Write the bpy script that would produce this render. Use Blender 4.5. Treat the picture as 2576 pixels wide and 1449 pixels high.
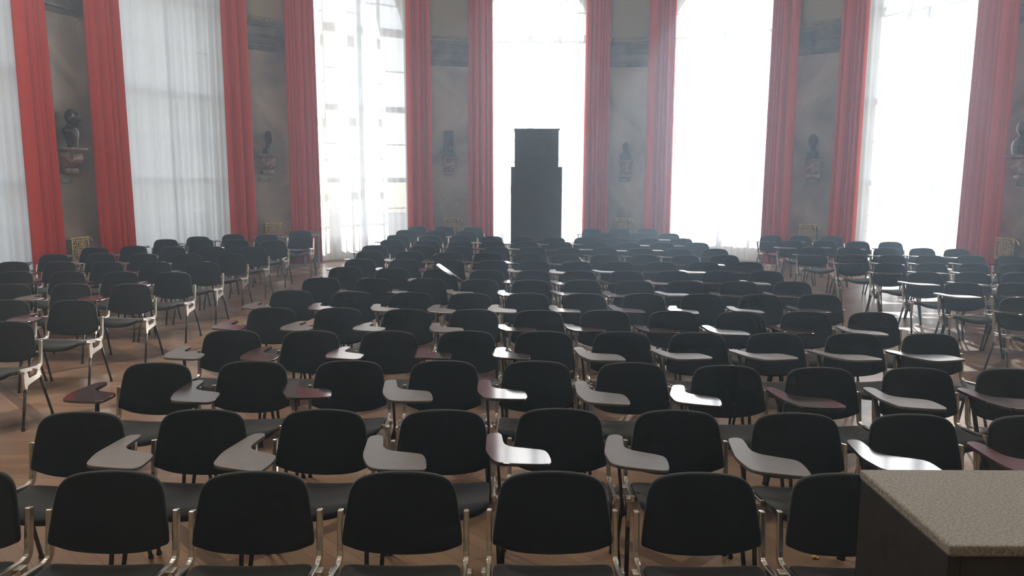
import bpy, math, random
from mathutils import Vector, Matrix

for o in list(bpy.data.objects): bpy.data.objects.remove(o, do_unlink=True)
SC = bpy.context.scene
COL = SC.collection
pi = math.pi

# ---------------------------------------------------------------- camera
cam = bpy.data.cameras.new('camera')
cam.sensor_fit = 'HORIZONTAL'; cam.sensor_width = 36.0
cam.lens = 1936.0 / 2576.0 * 36.0
cam.clip_end = 300
camo = bpy.data.objects.new('camera', cam); COL.objects.link(camo)
PITCH = math.atan((724.5 - 438) / 1936.0)
camo.matrix_world = (Matrix.Translation((0, 0, 1.93)) @ Matrix.Rotation(pi / 2 - PITCH, 4, 'X')
                     @ Matrix.Rotation(0.0035, 4, 'Z'))
SC.camera = camo

# ---------------------------------------------------------------- sky, sun, exposure
W = bpy.data.worlds.new('world'); SC.world = W; W.use_nodes = True
nt = W.node_tree; nt.nodes.clear()
wo = nt.nodes.new('ShaderNodeOutputWorld'); bg = nt.nodes.new('ShaderNodeBackground')
sky = nt.nodes.new('ShaderNodeTexSky'); sky.sky_type = 'NISHITA'; sky.sun_disc = False
SUN_EL, SUN_AZ = math.radians(23.5), math.radians(22)     # sun stands beyond the windows, a little to the right
sky.sun_elevation = SUN_EL; sky.sun_rotation = SUN_AZ
sky.air_density = 1.0; sky.dust_density = 0.3; sky.ozone_density = 3.0
hsv = nt.nodes.new('ShaderNodeHueSaturation'); hsv.inputs['Saturation'].default_value = .45
nt.links.new(sky.outputs[0], hsv.inputs['Color']); nt.links.new(hsv.outputs[0], bg.inputs[0]); bg.inputs[1].default_value = 0.52
nt.links.new(bg.outputs[0], wo.inputs[0])
sun = bpy.data.lights.new('sun', 'SUN'); sun.energy = 30.0; sun.angle = math.radians(1.2); sun.color = (1.0, 0.98, 0.96)
suno = bpy.data.objects.new('sun', sun); COL.objects.link(suno)
sd = Vector((math.sin(SUN_AZ) * math.cos(SUN_EL), math.cos(SUN_AZ) * math.cos(SUN_EL), math.sin(SUN_EL)))
suno.rotation_euler = sd.to_track_quat('Z', 'Y').to_euler(); suno.location = sd * 60
SC.view_settings.view_transform = 'Standard'; SC.view_settings.look = 'None'
SC.view_settings.gamma = 1.0; SC.view_settings.use_curve_mapping = False
SC.view_settings.exposure = 0.0
cy = SC.cycles
cy.max_bounces = 6; cy.diffuse_bounces = 3; cy.glossy_bounces = 3; cy.transmission_bounces = 4
cy.transparent_max_bounces = 10; cy.volume_bounces = 1
cy.adaptive_threshold = 0.07; cy.adaptive_min_samples = 16
cy.sample_clamp_indirect = 8.0; cy.caustics_reflective = False; cy.caustics_refractive = False
cy.use_denoising = True

# ---------------------------------------------------------------- helpers
def link(name, me, parent=None):
    o = bpy.data.objects.new(name, me); COL.objects.link(o)
    if parent is not None: o.parent = parent
    return o

def mesh(name, V, F, mats, idx=None, smooth=False):
    me = bpy.data.meshes.new(name); me.from_pydata([tuple(v) for v in V], [], F)
    for m in (mats if isinstance(mats, (list, tuple)) else [mats]): me.materials.append(m)
    if idx: me.polygons.foreach_set('material_index', idx)
    if smooth: me.polygons.foreach_set('use_smooth', [True] * len(F))
    me.update(); return me

class MB:
    """collects shapes for ONE mesh"""
    def __init__(s): s.V = []; s.F = []; s.I = []; s.S = []
    def add(s, V, F, i=0, smooth=False):
        n = len(s.V); s.V += [tuple(v) for v in V]; s.F += [tuple(a + n for a in f) for f in F]
        s.I += [i] * len(F); s.S += [smooth] * len(F)
    def box(s, x0, x1, y0, y1, z0, z1, i=0, M=None):
        V = [(x, y, z) for x in (x0, x1) for y in (y0, y1) for z in (z0, z1)]
        if M is not None: V = [M @ Vector(v) for v in V]
        s.add(V, [(0, 1, 3, 2), (4, 6, 7, 5), (0, 4, 5, 1), (2, 3, 7, 6), (0, 2, 6, 4), (1, 5, 7, 3)], i)
    def tube(s, pts, r, n=10, i=0, caps=True):
        pts = [Vector(p) for p in pts]; R = r if isinstance(r, (list, tuple)) else [r] * len(pts)
        V = []; F = []
        ref = Vector((0, 0, 1)) if abs((pts[-1] - pts[0]).normalized().z) < .9 else Vector((1, 0, 0))
        for k, p in enumerate(pts):
            t = (pts[min(k + 1, len(pts) - 1)] - pts[max(k - 1, 0)]).normalized()
            a = t.cross(ref).normalized(); b = t.cross(a)
            for j in range(n):
                th = 2 * pi * j / n; V.append(p + (a * math.cos(th) + b * math.sin(th)) * R[k])
        for k in range(len(pts) - 1):
            for j in range(n):
                F.append((k * n + j, k * n + (j + 1) % n, (k + 1) * n + (j + 1) % n, (k + 1) * n + j))
        if caps: F += [tuple(range(n))[::-1], tuple(range((len(pts) - 1) * n, len(pts) * n))]
        s.add(V, F, i, True)
    def bar(s, pts, w, t, side=(1, 0, 0), i=0):
        """rectangular bar of width w along 'side' and thickness t, following pts"""
        pts = [Vector(p) for p in pts]; sx = Vector(side).normalized(); V = []; F = []
        for k, p in enumerate(pts):
            d = (pts[min(k + 1, len(pts) - 1)] - pts[max(k - 1, 0)]).normalized(); n_ = d.cross(sx).normalized()
            for a, b in ((-1, -1), (1, -1), (1, 1), (-1, 1)): V.append(p + sx * (a * w / 2) + n_ * (b * t / 2))
        for k in range(len(pts) - 1):
            for j in range(4): F.append((k * 4 + j, k * 4 + (j + 1) % 4, k * 4 + 4 + (j + 1) % 4, k * 4 + 4 + j))
        m = (len(pts) - 1) * 4; F += [(3, 2, 1, 0), (m, m + 1, m + 2, m + 3)]
        s.add(V, F, i)
    def prism(s, poly, lo, hi, axis='z', i=0, smooth=False, M=None):
        """poly in the plane across 'axis' -> x: (y,z)  y: (x,z)  z: (x,y)"""
        def pt(a, b, h): return {'x': (h, a, b), 'y': (a, h, b), 'z': (a, b, h)}[axis]
        n = len(poly); V = [pt(a, b, lo) for a, b in poly] + [pt(a, b, hi) for a, b in poly]
        if M is not None: V = [M @ Vector(v) for v in V]
        s.add(V, [(j, (j + 1) % n, n + (j + 1) % n, n + j) for j in range(n)], i, smooth)
        s.add(V, [tuple(range(n))[::-1], tuple(range(n, 2 * n))], i)
    def lathe(s, prof, n=20, c=(0, 0), i=0, M=None):
        V = []; F = []
        for r, z in prof:
            for j in range(n):
                th = 2 * pi * j / n; V.append((c[0] + r * math.cos(th), c[1] + r * math.sin(th), z))
        if M is not None: V = [M @ Vector(v) for v in V]
        for k in range(len(prof) - 1):
            for j in range(n): F.append((k * n + j, k * n + (j + 1) % n, (k + 1) * n + (j + 1) % n, (k + 1) * n + j))
        F += [tuple(range(n))[::-1], tuple(range((len(prof) - 1) * n, len(prof) * n))]
        s.add(V, F, i, True)
    def ball(s, c, r, nu=12, nv=8, i=0, f=None):
        rx, ry, rz = r if isinstance(r, (list, tuple)) else (r, r, r)
        V = []; F = []
        for a in range(nv + 1):
            ph = pi * a / nv
            for b in range(nu):
                th = 2 * pi * b / nu; d = Vector((math.sin(ph) * math.cos(th), math.sin(ph) * math.sin(th), math.cos(ph)))
                k = f(d) if f else 1.0
                V.append((c[0] + d.x * rx * k, c[1] + d.y * ry * k, c[2] + d.z * rz * k))
        for a in range(nv):
            for b in range(nu):
                F.append((a * nu + b, (a + 1) * nu + b, (a + 1) * nu + (b + 1) % nu, a * nu + (b + 1) % nu))
        s.add(V, F, i, True)
    def build(s, name, mats, parent=None, bevel=0, seg=2):
        me = bpy.data.meshes.new(name); me.from_pydata(s.V, [], s.F)
        for m in (mats if isinstance(mats, (list, tuple)) else [mats]): me.materials.append(m)
        me.polygons.foreach_set('material_index', s.I); me.polygons.foreach_set('use_smooth', s.S); me.update()
        o = link(name, me, parent)
        if bevel:
            b = o.modifiers.new('bevel', 'BEVEL'); b.width = bevel; b.segments = seg; b.limit_method = 'ANGLE'; b.angle_limit = math.radians(35)
        return o

def tag(o, label, cat, group=None, kind=None):
    o['label'] = label; o['category'] = cat
    if group: o['group'] = group
    if kind: o['kind'] = kind
    return o
def empty(name, loc=(0, 0, 0), rz=0.0):
    o = bpy.data.objects.new(name, None); COL.objects.link(o); o.location = loc; o.rotation_euler = (0, 0, rz); o.empty_display_size = .1
    return o
def struct(o): o['kind'] = 'structure'; return o

# ---------------------------------------------------------------- materials
def mat(name):
    m = bpy.data.materials.new(name); m.use_nodes = True
    return m, m.node_tree, m.node_tree.nodes['Principled BSDF']
def simple(name, col, rough=.6, metal=0., spec=.5, noise=0., scale=60., bump=0., sheen=0.):
    m, t, b = mat(name); b.inputs['Roughness'].default_value = rough; b.inputs['Metallic'].default_value = metal
    b.inputs['Specular IOR Level'].default_value = spec; b.inputs['Base Color'].default_value = (*col, 1)
    if sheen: b.inputs['Sheen Weight'].default_value = sheen; b.inputs['Sheen Roughness'].default_value = .5
    if noise or bump:
        tc = t.nodes.new('ShaderNodeTexCoord'); n = t.nodes.new('ShaderNodeTexNoise'); n.inputs['Scale'].default_value = scale
        n.inputs['Detail'].default_value = 3
        t.links.new(tc.outputs['Object'], n.inputs['Vector'])
        if noise:
            r = t.nodes.new('ShaderNodeValToRGB'); r.color_ramp.elements[0].position = .3; r.color_ramp.elements[1].position = .7
            r.color_ramp.elements[0].color = (*[c * (1 - noise) for c in col], 1); r.color_ramp.elements[1].color = (*[min(1, c * (1 + noise)) for c in col], 1)
            t.links.new(n.outputs['Fac'], r.inputs['Fac']); t.links.new(r.outputs['Color'], b.inputs['Base Color'])
        if bump:
            bp = t.nodes.new('ShaderNodeBump'); bp.inputs['Strength'].default_value = bump; bp.inputs['Distance'].default_value = .002
            t.links.new(n.outputs['Fac'], bp.inputs['Height']); t.links.new(bp.outputs['Normal'], b.inputs['Normal'])
    return m

M_fabric = simple('black_fabric', (.0135, .0185, .024), .9, spec=.12, noise=.25, scale=900, bump=.3, sheen=.32)
M_alu = simple('polished_aluminium', (.80, .785, .74), .24, 1.0, noise=.12, scale=14)
M_leg = simple('dark_steel', (.035, .032, .03), .35, .5)
M_foot = simple('black_rubber', (.01, .01, .01), .6)
M_tab = [simple('dark_laminate_gloss', (.045, .03, .03), .10, spec=.6, noise=.15, scale=9),
         simple('dark_laminate', (.05, .032, .032), .2, spec=.6, noise=.15, scale=9),
         simple('dark_laminate_worn', (.07, .06, .06), .42, spec=.6, noise=.2, scale=25),
         simple('wine_red_laminate', (.075, .018, .02), .24, spec=.5, noise=.15, scale=9)]
for _m in M_tab:
    _b = _m.node_tree.nodes['Principled BSDF']; _b.inputs['IOR'].default_value = 2.6; _b.inputs['Specular IOR Level'].default_value = .5
M_velvet = simple('red_velvet', (.46, .038, .020), .85, spec=.1, sheen=.05)
M_plaster = simple('cream_plaster', (.28, .235, .15), .8, noise=.05, scale=4)
M_ceil = simple('ceiling_plaster', (.75, .71, .62), .85)
M_white = simple('white_paint', (.72, .72, .70), .4)
M_rad = simple('radiator_enamel', (.50, .44, .36), .4)
M_bronze = simple('dark_bronze', (.035, .022, .018), .32, .6, noise=.3, scale=30)
M_black = simple('black_stone', (.015, .016, .018), .4, noise=.2, scale=30)
M_brass = simple('old_brass', (.62, .46, .20), .3, 1.0, noise=.25, scale=40)
M_plaque = simple('engraved_stone_plate', (.10, .10, .085), .5, noise=.15, scale=40)
M_letters = simple('worn_pale_engraving', (.34, .33, .28), .6)
M_cab = simple('dark_cabinet_paint', (.022, .024, .028), .5, noise=.15, scale=8)
M_cabpanel = simple('dark_cabinet_panel', (.034, .037, .041), .3)
M_desk = simple('dark_wood_board', (.020, .018, .018), .55, noise=.3, scale=20)
M_felt = simple('grey_speckled_desktop', (.24, .225, .205), .55, noise=.45, scale=160, bump=.6)
M_tabletop = simple('red_wood_tabletop', (.16, .045, .03), .25, noise=.25, scale=10)
M_tableedge = simple('grey_metal_edge', (.25, .25, .25), .35, .7)
M_globe, _t, _b = mat('opal_glass_globe'); _b.inputs['Base Color'].default_value = (.9, .88, .82, 1)
_b.inputs['Emission Color'].default_value = (1, .9, .76, 1); _b.inputs['Emission Strength'].default_value = 6.0
M_globe.cycles.emission_sampling = 'NONE'
M_gold = simple('gold_foil', (.85, .55, .15), .3, 1.0)

def marble(name, c1, c2, vein, sc=1.0):
    m, t, b = mat(name); N = t.nodes; L = t.links
    tc = N.new('ShaderNodeTexCoord')
    n1 = N.new('ShaderNodeTexNoise'); n1.inputs['Scale'].default_value = 1.1 * sc; n1.inputs['Detail'].default_value = 8; n1.inputs['Distortion'].default_value = 1.2
    n2 = N.new('ShaderNodeTexNoise'); n2.inputs['Scale'].default_value = 2.4 * sc; n2.inputs['Detail'].default_value = 5; n2.inputs['Distortion'].default_value = 2.0
    L.new(tc.outputs['Object'], n1.inputs['Vector']); L.new(tc.outputs['Object'], n2.inputs['Vector'])
    r1 = N.new('ShaderNodeValToRGB'); r1.color_ramp.elements[0].position = .35; r1.color_ramp.elements[1].position = .68
    r1.color_ramp.elements[0].color = (*c1, 1); r1.color_ramp.elements[1].color = (*c2, 1)
    L.new(n1.outputs['Fac'], r1.inputs['Fac'])
    # veins: thin band of a distorted noise around its middle value
    s1 = N.new('ShaderNodeMath'); s1.operation = 'SUBTRACT'; s1.inputs[1].default_value = .5
    s2 = N.new('ShaderNodeMath'); s2.operation = 'ABSOLUTE'
    s3 = N.new('ShaderNodeMapRange'); s3.inputs['From Min'].default_value = 0; s3.inputs['From Max'].default_value = .012
    s3.inputs['To Min'].default_value = 1; s3.inputs['To Max'].default_value = 0
    L.new(n2.outputs['Fac'], s1.inputs[0]); L.new(s1.outputs[0], s2.inputs[0]); L.new(s2.outputs[0], s3.inputs['Value'])
    s4 = N.new('ShaderNodeMath'); s4.operation = 'MULTIPLY'; L.new(s3.outputs[0], s4.inputs[0]); L.new(n1.outputs['Fac'], s4.inputs[1])
    n3 = N.new('ShaderNodeTexNoise'); n3.inputs['Scale'].default_value = .9 * sc; L.new(tc.outputs['Object'], n3.inputs['Vector'])
    s5 = N.new('ShaderNodeMapRange'); s5.inputs['From Min'].default_value = .5; s5.inputs['From Max'].default_value = .62; L.new(n3.outputs['Fac'], s5.inputs['Value'])
    s6 = N.new('ShaderNodeMath'); s6.operation = 'MULTIPLY'; L.new(s4.outputs[0], s6.inputs[0]); L.new(s5.outputs[0], s6.inputs[1])
    mx = N.new('ShaderNodeMix'); mx.data_type = 'RGBA'; L.new(s6.outputs[0], mx.inputs['Factor'])
    L.new(r1.outputs['Color'], mx.inputs['A']); mx.inputs['B'].default_value = (*vein, 1)
    L.new(mx.outputs['Result'], b.inputs['Base Color']); b.inputs['Roughness'].default_value = .35
    return m
M_marble = marble('grey_brown_marble', (.15, .123, .096), (.33, .272, .215), (.46, .40, .33), .6)
M_marble_dark = marble('dark_marble_molding', (.045, .04, .036), (.13, .11, .095), (.22, .19, .165), 2.0)
M_marble_red = marble('red_marble', (.10, .042, .034), (.30, .20, .155), (.42, .34, .28), 6.0)

def sheer_mat():
    m = bpy.data.materials.new('sheer_voile'); m.use_nodes = True; t = m.node_tree; t.nodes.clear(); N = t.nodes; L = t.links
    out = N.new('ShaderNodeOutputMaterial')
    tr = N.new('ShaderNodeBsdfTransparent'); tr.inputs[0].default_value = (1, 1, 1, 1)
    tl = N.new('ShaderNodeBsdfTranslucent'); tl.inputs[0].default_value = (.87, .91, .96, 1)
    df = N.new('ShaderNodeBsdfDiffuse'); df.inputs[0].default_value = (.78, .79, .80, 1)
    m1 = N.new('ShaderNodeMixShader'); m1.inputs[0].default_value = .45
    m2 = N.new('ShaderNodeMixShader')
    # threads cover more of the view where the cloth is seen edge-on
    lw = N.new('ShaderNodeLayerWeight'); lw.inputs[0].default_value = .25
    mr = N.new('ShaderNodeMapRange'); mr.inputs['To Min'].default_value = .86; mr.inputs['To Max'].default_value = .97
    L.new(lw.outputs['Facing'], mr.inputs['Value']); L.new(mr.outputs[0], m2.inputs[0])
    L.new(tl.outputs[0], m1.inputs[1]); L.new(df.outputs[0], m1.inputs[2])
    L.new(tr.outputs[0], m2.inputs[1]); L.new(m1.outputs[0], m2.inputs[2]); L.new(m2.outputs[0], out.inputs[0])
    return m
M_sheer = sheer_mat()

def glass_mat(name, g=.06, tint=(.97, .98, .98)):
    m = bpy.data.materials.new(name); m.use_nodes = True; t = m.node_tree; t.nodes.clear(); N = t.nodes; L = t.links
    out = N.new('ShaderNodeOutputMaterial'); tr = N.new('ShaderNodeBsdfTransparent'); tr.inputs[0].default_value = (*tint, 1)
    gl = N.new('ShaderNodeBsdfGlossy'); gl.inputs['Roughness'].default_value = .03
    mx = N.new('ShaderNodeMixShader'); mx.inputs[0].default_value = g
    L.new(tr.outputs[0], mx.inputs[1]); L.new(gl.outputs[0], mx.inputs[2]); L.new(mx.outputs[0], out.inputs[0])
    return m
M_glass = glass_mat('window_glass')
M_bottle = glass_mat('clear_bottle', .22, (.88, .92, .92))

def floor_mat():
    m, t, b = mat('parquet'); N = t.nodes; L = t.links
    tc = N.new('ShaderNodeTexCoord')
    def planks(rot, w):
        mp = N.new('ShaderNodeMapping'); mp.inputs['Rotation'].default_value = (0, 0, rot); L.new(tc.outputs['Object'], mp.inputs['Vector'])
        bk = N.new('ShaderNodeTexBrick'); bk.inputs['Scale'].default_value = 1.0; bk.inputs['Brick Width'].default_value = w; bk.inputs['Row Height'].default_value = .085
        bk.inputs['Mortar Size'].default_value = .0012; bk.inputs['Color1'].default_value = (.25, .145, .078, 1); bk.inputs['Color2'].default_value = (.175, .098, .052, 1)
        bk.inputs['Mortar'].default_value = (.06, .035, .02, 1); L.new(mp.outputs[0], bk.inputs['Vector'])
        return bk, mp
    b1, mp1 = planks(0, 1.1); b2, mp2 = planks(pi / 4, .9)
    # large fields alternate in plank direction, divided by darker bands
    ck = N.new('ShaderNodeTexChecker'); ck.inputs['Scale'].default_value = .62
    mpc = N.new('ShaderNodeMapping'); mpc.inputs['Rotation'].default_value = (0, 0, pi / 4); mpc.inputs['Location'].default_value = (.3, .1, 0.37)
    L.new(tc.outputs['Object'], mpc.inputs['Vector']); L.new(mpc.outputs[0], ck.inputs['Vector'])
    mx = N.new('ShaderNodeMix'); mx.data_type = 'RGBA'; L.new(ck.outputs['Fac'], mx.inputs['Factor']); L.new(b1.outputs['Color'], mx.inputs['A']); L.new(b2.outputs['Color'], mx.inputs['B'])
    band = N.new('ShaderNodeTexBrick'); band.offset = 0; band.inputs['Scale'].default_value = 1.0
    band.inputs['Brick Width'].default_value = 1.6129; band.inputs['Row Height'].default_value = 1.6129
    band.inputs['Mortar Size'].default_value = .045; band.inputs['Mortar Smooth'].default_value = 0.0
    band.inputs['Color1'].default_value = band.inputs['Color2'].default_value = (1, 1, 1, 1); band.inputs['Mortar'].default_value = (.52, .46, .44, 1)
    L.new(mpc.outputs[0], band.inputs['Vector'])
    mul = N.new('ShaderNodeMix'); mul.data_type = 'RGBA'; mul.blend_type = 'MULTIPLY'; mul.inputs['Factor'].default_value = 1
    L.new(mx.outputs['Result'], mul.inputs['A']); L.new(band.outputs['Color'], mul.inputs['B'])
    ns = N.new('ShaderNodeTexNoise'); ns.inputs['Scale'].default_value = 5; ns.inputs['Detail'].default_value = 6
    ms = N.new('ShaderNodeMapping'); ms.inputs['Scale'].default_value = (1, 3, 1); L.new(tc.outputs['Object'], ms.inputs['Vector']); L.new(ms.outputs[0], ns.inputs['Vector'])
    m3 = N.new('ShaderNodeMix'); m3.data_type = 'RGBA'; m3.blend_type = 'MULTIPLY'; m3.inputs['Factor'].default_value = .35
    L.new(mul.outputs['Result'], m3.inputs['A']); L.new(ns.outputs['Color'], m3.inputs['B'])
    hs = N.new('ShaderNodeHueSaturation'); hs.inputs['Saturation'].default_value = .85; hs.inputs['Value'].default_value = 1.35; L.new(m3.outputs['Result'], hs.inputs['Color'])
    L.new(hs.outputs['Color'], b.inputs['Base Color'])
    rr = N.new('ShaderNodeMapRange'); rr.inputs['To Min'].default_value = .25; rr.inputs['To Max'].default_value = .34; L.new(ns.outputs['Fac'], rr.inputs['Value'])
    L.new(rr.outputs[0], b.inputs['Roughness'])
    bp = N.new('ShaderNodeBump'); bp.inputs['Strength'].default_value = .03; bp.inputs['Distance'].default_value = .003
    L.new(b1.outputs['Fac'], bp.inputs['Height']); L.new(bp.outputs['Normal'], b.inputs['Normal'])
    return m
M_floor = floor_mat()
M_ground = simple('garden_ground', (.17, .185, .17), .8, noise=.15, scale=.8)
M_facade = simple('pale_facade', (.62, .63, .60), .9, noise=.06, scale=.6)
M_facade_trim = simple('facade_trim', (.70, .70, .68), .8)
M_facade_glass = simple('facade_glass', (.30, .33, .33), .3)
M_roof = simple('slate_roof', (.30, .31, .33), .7)
M_leaf = simple('garden_green', (.16, .19, .12), .8, noise=.4, scale=3)
M_bark = simple('bark', (.10, .08, .06), .9)

# ---------------------------------------------------------------- the room: a round-ended hall
CX, CY, RW, RO = .69, 10.67, 8.02, 8.62        # centre of the curved end, its inner and outer radius
BAY = [-92.2, -61.8, -31.1, -.5, 30.0, 60.3, 90.9]   # middle of each window, degrees
HALF, ZS, AR, ZTOP, A_END = 9.4, 5.18, 1.34, 9.0, 108.0
ZM = 4.97                                      # marble below, plaster above
def P(r, a, z): a = math.radians(a); return (CX + r * math.sin(a), CY + r * math.cos(a), z)
def arch(off): w = min(1.0, abs(off) / HALF) * AR; return ZS + math.sqrt(max(0, AR * AR - w * w))

def build_wall():
    mb = MB()
    def quad(a0, a1, r, z0, z1, z0b, z1b, i, flip=False):
        V = [P(r, a0, z0), P(r, a1, z0b), P(r, a1, z1b), P(r, a0, z1)]
        mb.add(V, [(3, 2, 1, 0) if flip else (0, 1, 2, 3)], i)
    edges = [-A_END] + [b + s for b in BAY for s in (-HALF, HALF)] + [A_END]
    for k in range(0, len(edges), 2):                    # piers
        a0, a1 = edges[k], edges[k + 1]
        if a1 <= a0: continue
        n = max(1, int((a1 - a0) / 1.5))
        for j in range(n):
            p, q = a0 + (a1 - a0) * j / n, a0 + (a1 - a0) * (j + 1) / n
            quad(p, q, RW, 0, ZM, 0, ZM, 0); quad(p, q, RW, ZM, ZTOP, ZM, ZTOP, 1); quad(p, q, RO, 0, ZTOP, 0, ZTOP, 1, True)
    for b in BAY:                                        # above each arch, with its soffit and jambs
        n = 24
        for j in range(n):
            o0, o1 = -HALF + 2 * HALF * j / n, -HALF + 2 * HALF * (j + 1) / n
            z0, z1 = arch(o0), arch(o1)
            quad(b + o0, b + o1, RW, z0, ZTOP, z1, ZTOP, 1); quad(b + o0, b + o1, RO, z0, ZTOP, z1, ZTOP, 1, True)
            mb.add([P(RW, b + o0, z0), P(RW, b + o1, z1), P(RO, b + o1, z1), P(RO, b + o0, z0)], [(0, 1, 2, 3)], 1)
        for s in (-HALF, HALF):
            mb.add([P(RW, b + s, 0), P(RO, b + s, 0), P(RO, b + s, ZS), P(RW, b + s, ZS)], [(0, 1, 2, 3) if s < 0 else (3, 2, 1, 0)], 1)
    return struct(mb.build('wall_curved', [M_marble, M_plaster]))
build_wall()
XL, XR = P(RW, -A_END, 0), P(RW, A_END, 0); YB = -4.5
for nm, p, s in (('wall_left', XL, -1), ('wall_right', XR, 1)):
    mb = MB(); x0, x1 = (p[0] - .4, p[0]) if s < 0 else (p[0], p[0] + .4)
    mb.box(x0, x1, YB, p[1] + .12, 0, ZTOP); struct(mb.build(nm, M_plaster))
mb = MB(); mb.box(XL[0] - .4, XR[0] + .4, YB - .4, YB, 0, ZTOP); struct(mb.build('wall_back', M_plaster))
outline = [P(RO, -A_END + 2 * A_END * k / 72, 0)[:2] for k in range(73)]
hall = [(XL[0] - .4, YB - .4)] + outline + [(XR[0] + .4, YB - .4)]
mb = MB(); mb.prism(hall[::-1], -.25, 0); struct(mb.build('floor', M_floor))
mb = MB(); mb.prism(hall[::-1], ZTOP, ZTOP + .3); struct(mb.build('ceiling', M_ceil))
mb = MB(); mb.box(-90, 90, -60, 120, -4.3, -4.0); g = mb.build('ground', M_ground); struct(g)

# cornice, bead moulding and plinth on each pier
PROF = [(4.395, 0), (4.40, .02), (4.425, .03), (4.435, .015), (4.47, .015), (4.48, .05), (4.52, .06), (4.535, .03), (4.67, .03), (4.68, .05),
        (4.70, .065), (4.72, .085), (4.79, .095), (4.86, .11), (4.87, .16), (4.925, .18), (4.945, .18), (4.95, 0)]
trim_n = 0
piers = []
for k in range(len(BAY) - 1): piers.append((BAY[k] + HALF, BAY[k + 1] - HALF))
for (a0, a1) in piers:
    trim_n += 1
    n = 12; V = []; F = []; m_ = len(PROF)
    for j in range(n + 1):
        a = a0 + (a1 - a0) * j / n
        V += [P(RW - d, a, z) for z, d in PROF]
    for j in range(n):
        for q in range(m_ - 1): F.append((j * m_ + q, j * m_ + q + 1, (j + 1) * m_ + q + 1, (j + 1) * m_ + q))
    F += [tuple(range(m_)), tuple(range(n * m_, (n + 1) * m_))[::-1]]
    struct(link('trim_%d' % trim_n, mesh('marble_cornice', V, F, M_marble_dark)))
    mb = MB()
    span = math.radians(a1 - a0) * RW; nb = int(span / .062)
    for j in range(nb):
        a = a0 + (a1 - a0) * (j + .5) / nb; p = P(RW - .012, a, 5.02); mb.ball(p, (.024, .024, .026), 8, 6)
    for z in (4.975, 5.065):
        pts = [P(RW - .006, a0 + (a1 - a0) * j / 10, z) for j in range(11)]; mb.tube(pts, .011, 6)
    for side, aa in ((1, a0 + 2.0), (-1, a1 - 2.0)):
        for j in range(52):
            p = P(RW - .012, aa, 5.09 + j * .062); mb.ball(p, (.022, .022, .026), 8, 6)
        for dd in (-.32, .32): mb.tube([P(RW - .006, aa + dd, 5.06), P(RW - .006, aa + dd, 8.35)], .010, 6)
    struct(mb.build('trim_%d' % (trim_n + 20), M_plaster))
    mb = MB(); V = []; F = []
    pr = [(0, 0), (0, .035), (.16, .035), (.18, .02), (.18, 0)]
    for j in range(9):
        a = a0 + (a1 - a0) * j / 8; V += [P(RW - d, a, z) for z, d in pr]
    for j in range(8):
        for q in range(4): F.append((j * 5 + q, j * 5 + q + 1, j * 5 + 6 + q, j * 5 + 5 + q))
    struct(link('baseboard_%d' % trim_n, mesh('plinth', V, F, M_marble_dark)))

# windows: frame with glazing bars, glass pane, sill, low wall with radiator below
def local(b, r): a = math.radians(b); return Matrix.Translation(P(r, b, 0)) @ Matrix.Rotation(-a, 4, 'Z')     # +Y points out of the room
for wi, b in enumerate(BAY):
    root = empty('window_%d' % (wi + 1)); root.matrix_world = local(b, 8.36); root['kind'] = 'structure'
    HWI = 1.37
    def topz(x): return ZS + math.sqrt(max(0, AR * AR - x * x)) + .01
    mb = MB()
    for z, h, t in ((.45, .12, .10), (1.78, .11, .09), (3.40, .13, .09), (5.12, .17, .10)): mb.box(-HWI, HWI, -t / 2, t / 2, z - h / 2, z + h / 2)
    for z in (1.12, 2.60, 4.26, 5.72): mb.box(-HWI if z < 5.5 else -1.15, HWI if z < 5.5 else 1.15, -.02, .02, z - .014, z + .014)
    mb.box(-.06, .06, -.045, .045, .45, topz(0))
    for x in (-HWI + .03, HWI - .03): mb.box(x - .045, x + .045, -.045, .045, .4, ZS)
    for x in (-.66, .66): mb.box(x - .03, x + .03, -.03, .03, .45, topz(.66))
    n = 24
    for j in range(n):                                    # arched head of the frame
        t0, t1 = pi * j / n, pi * (j + 1) / n
        pts = [((AR + .05) * math.cos(t0), (AR + .05) * math.sin(t0)), ((AR + .05) * math.cos(t1), (AR + .05) * math.sin(t1)),
               ((AR - .08) * math.cos(t1), (AR - .08) * math.sin(t1)), ((AR - .08) * math.cos(t0), (AR - .08) * math.sin(t0))]
        mb.prism([(p[0], ZS + p[1]) for p in pts], -.045, .045, 'y')
    mb.build('window_frame', M_white, root)
    pane = [(-HWI, .45), (HWI, .45)] + [(AR * math.cos(pi * j / 24), ZS + AR * math.sin(pi * j / 24)) for j in range(25)]
    link('window_pane', mesh('glass', [(x, .0, z) for x, z in pane], [tuple(range(len(pane)))], M_glass), root)
    mb = MB(); mb.box(-1.30, 1.30, -.06, .25, 0, .385); mb.build('low_wall', M_plaster, root)
    mb = MB(); mb.box(-1.30, 1.30, -.10, .22, .385, .42); mb.build('window_sill', M_white, root, .006)

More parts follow.
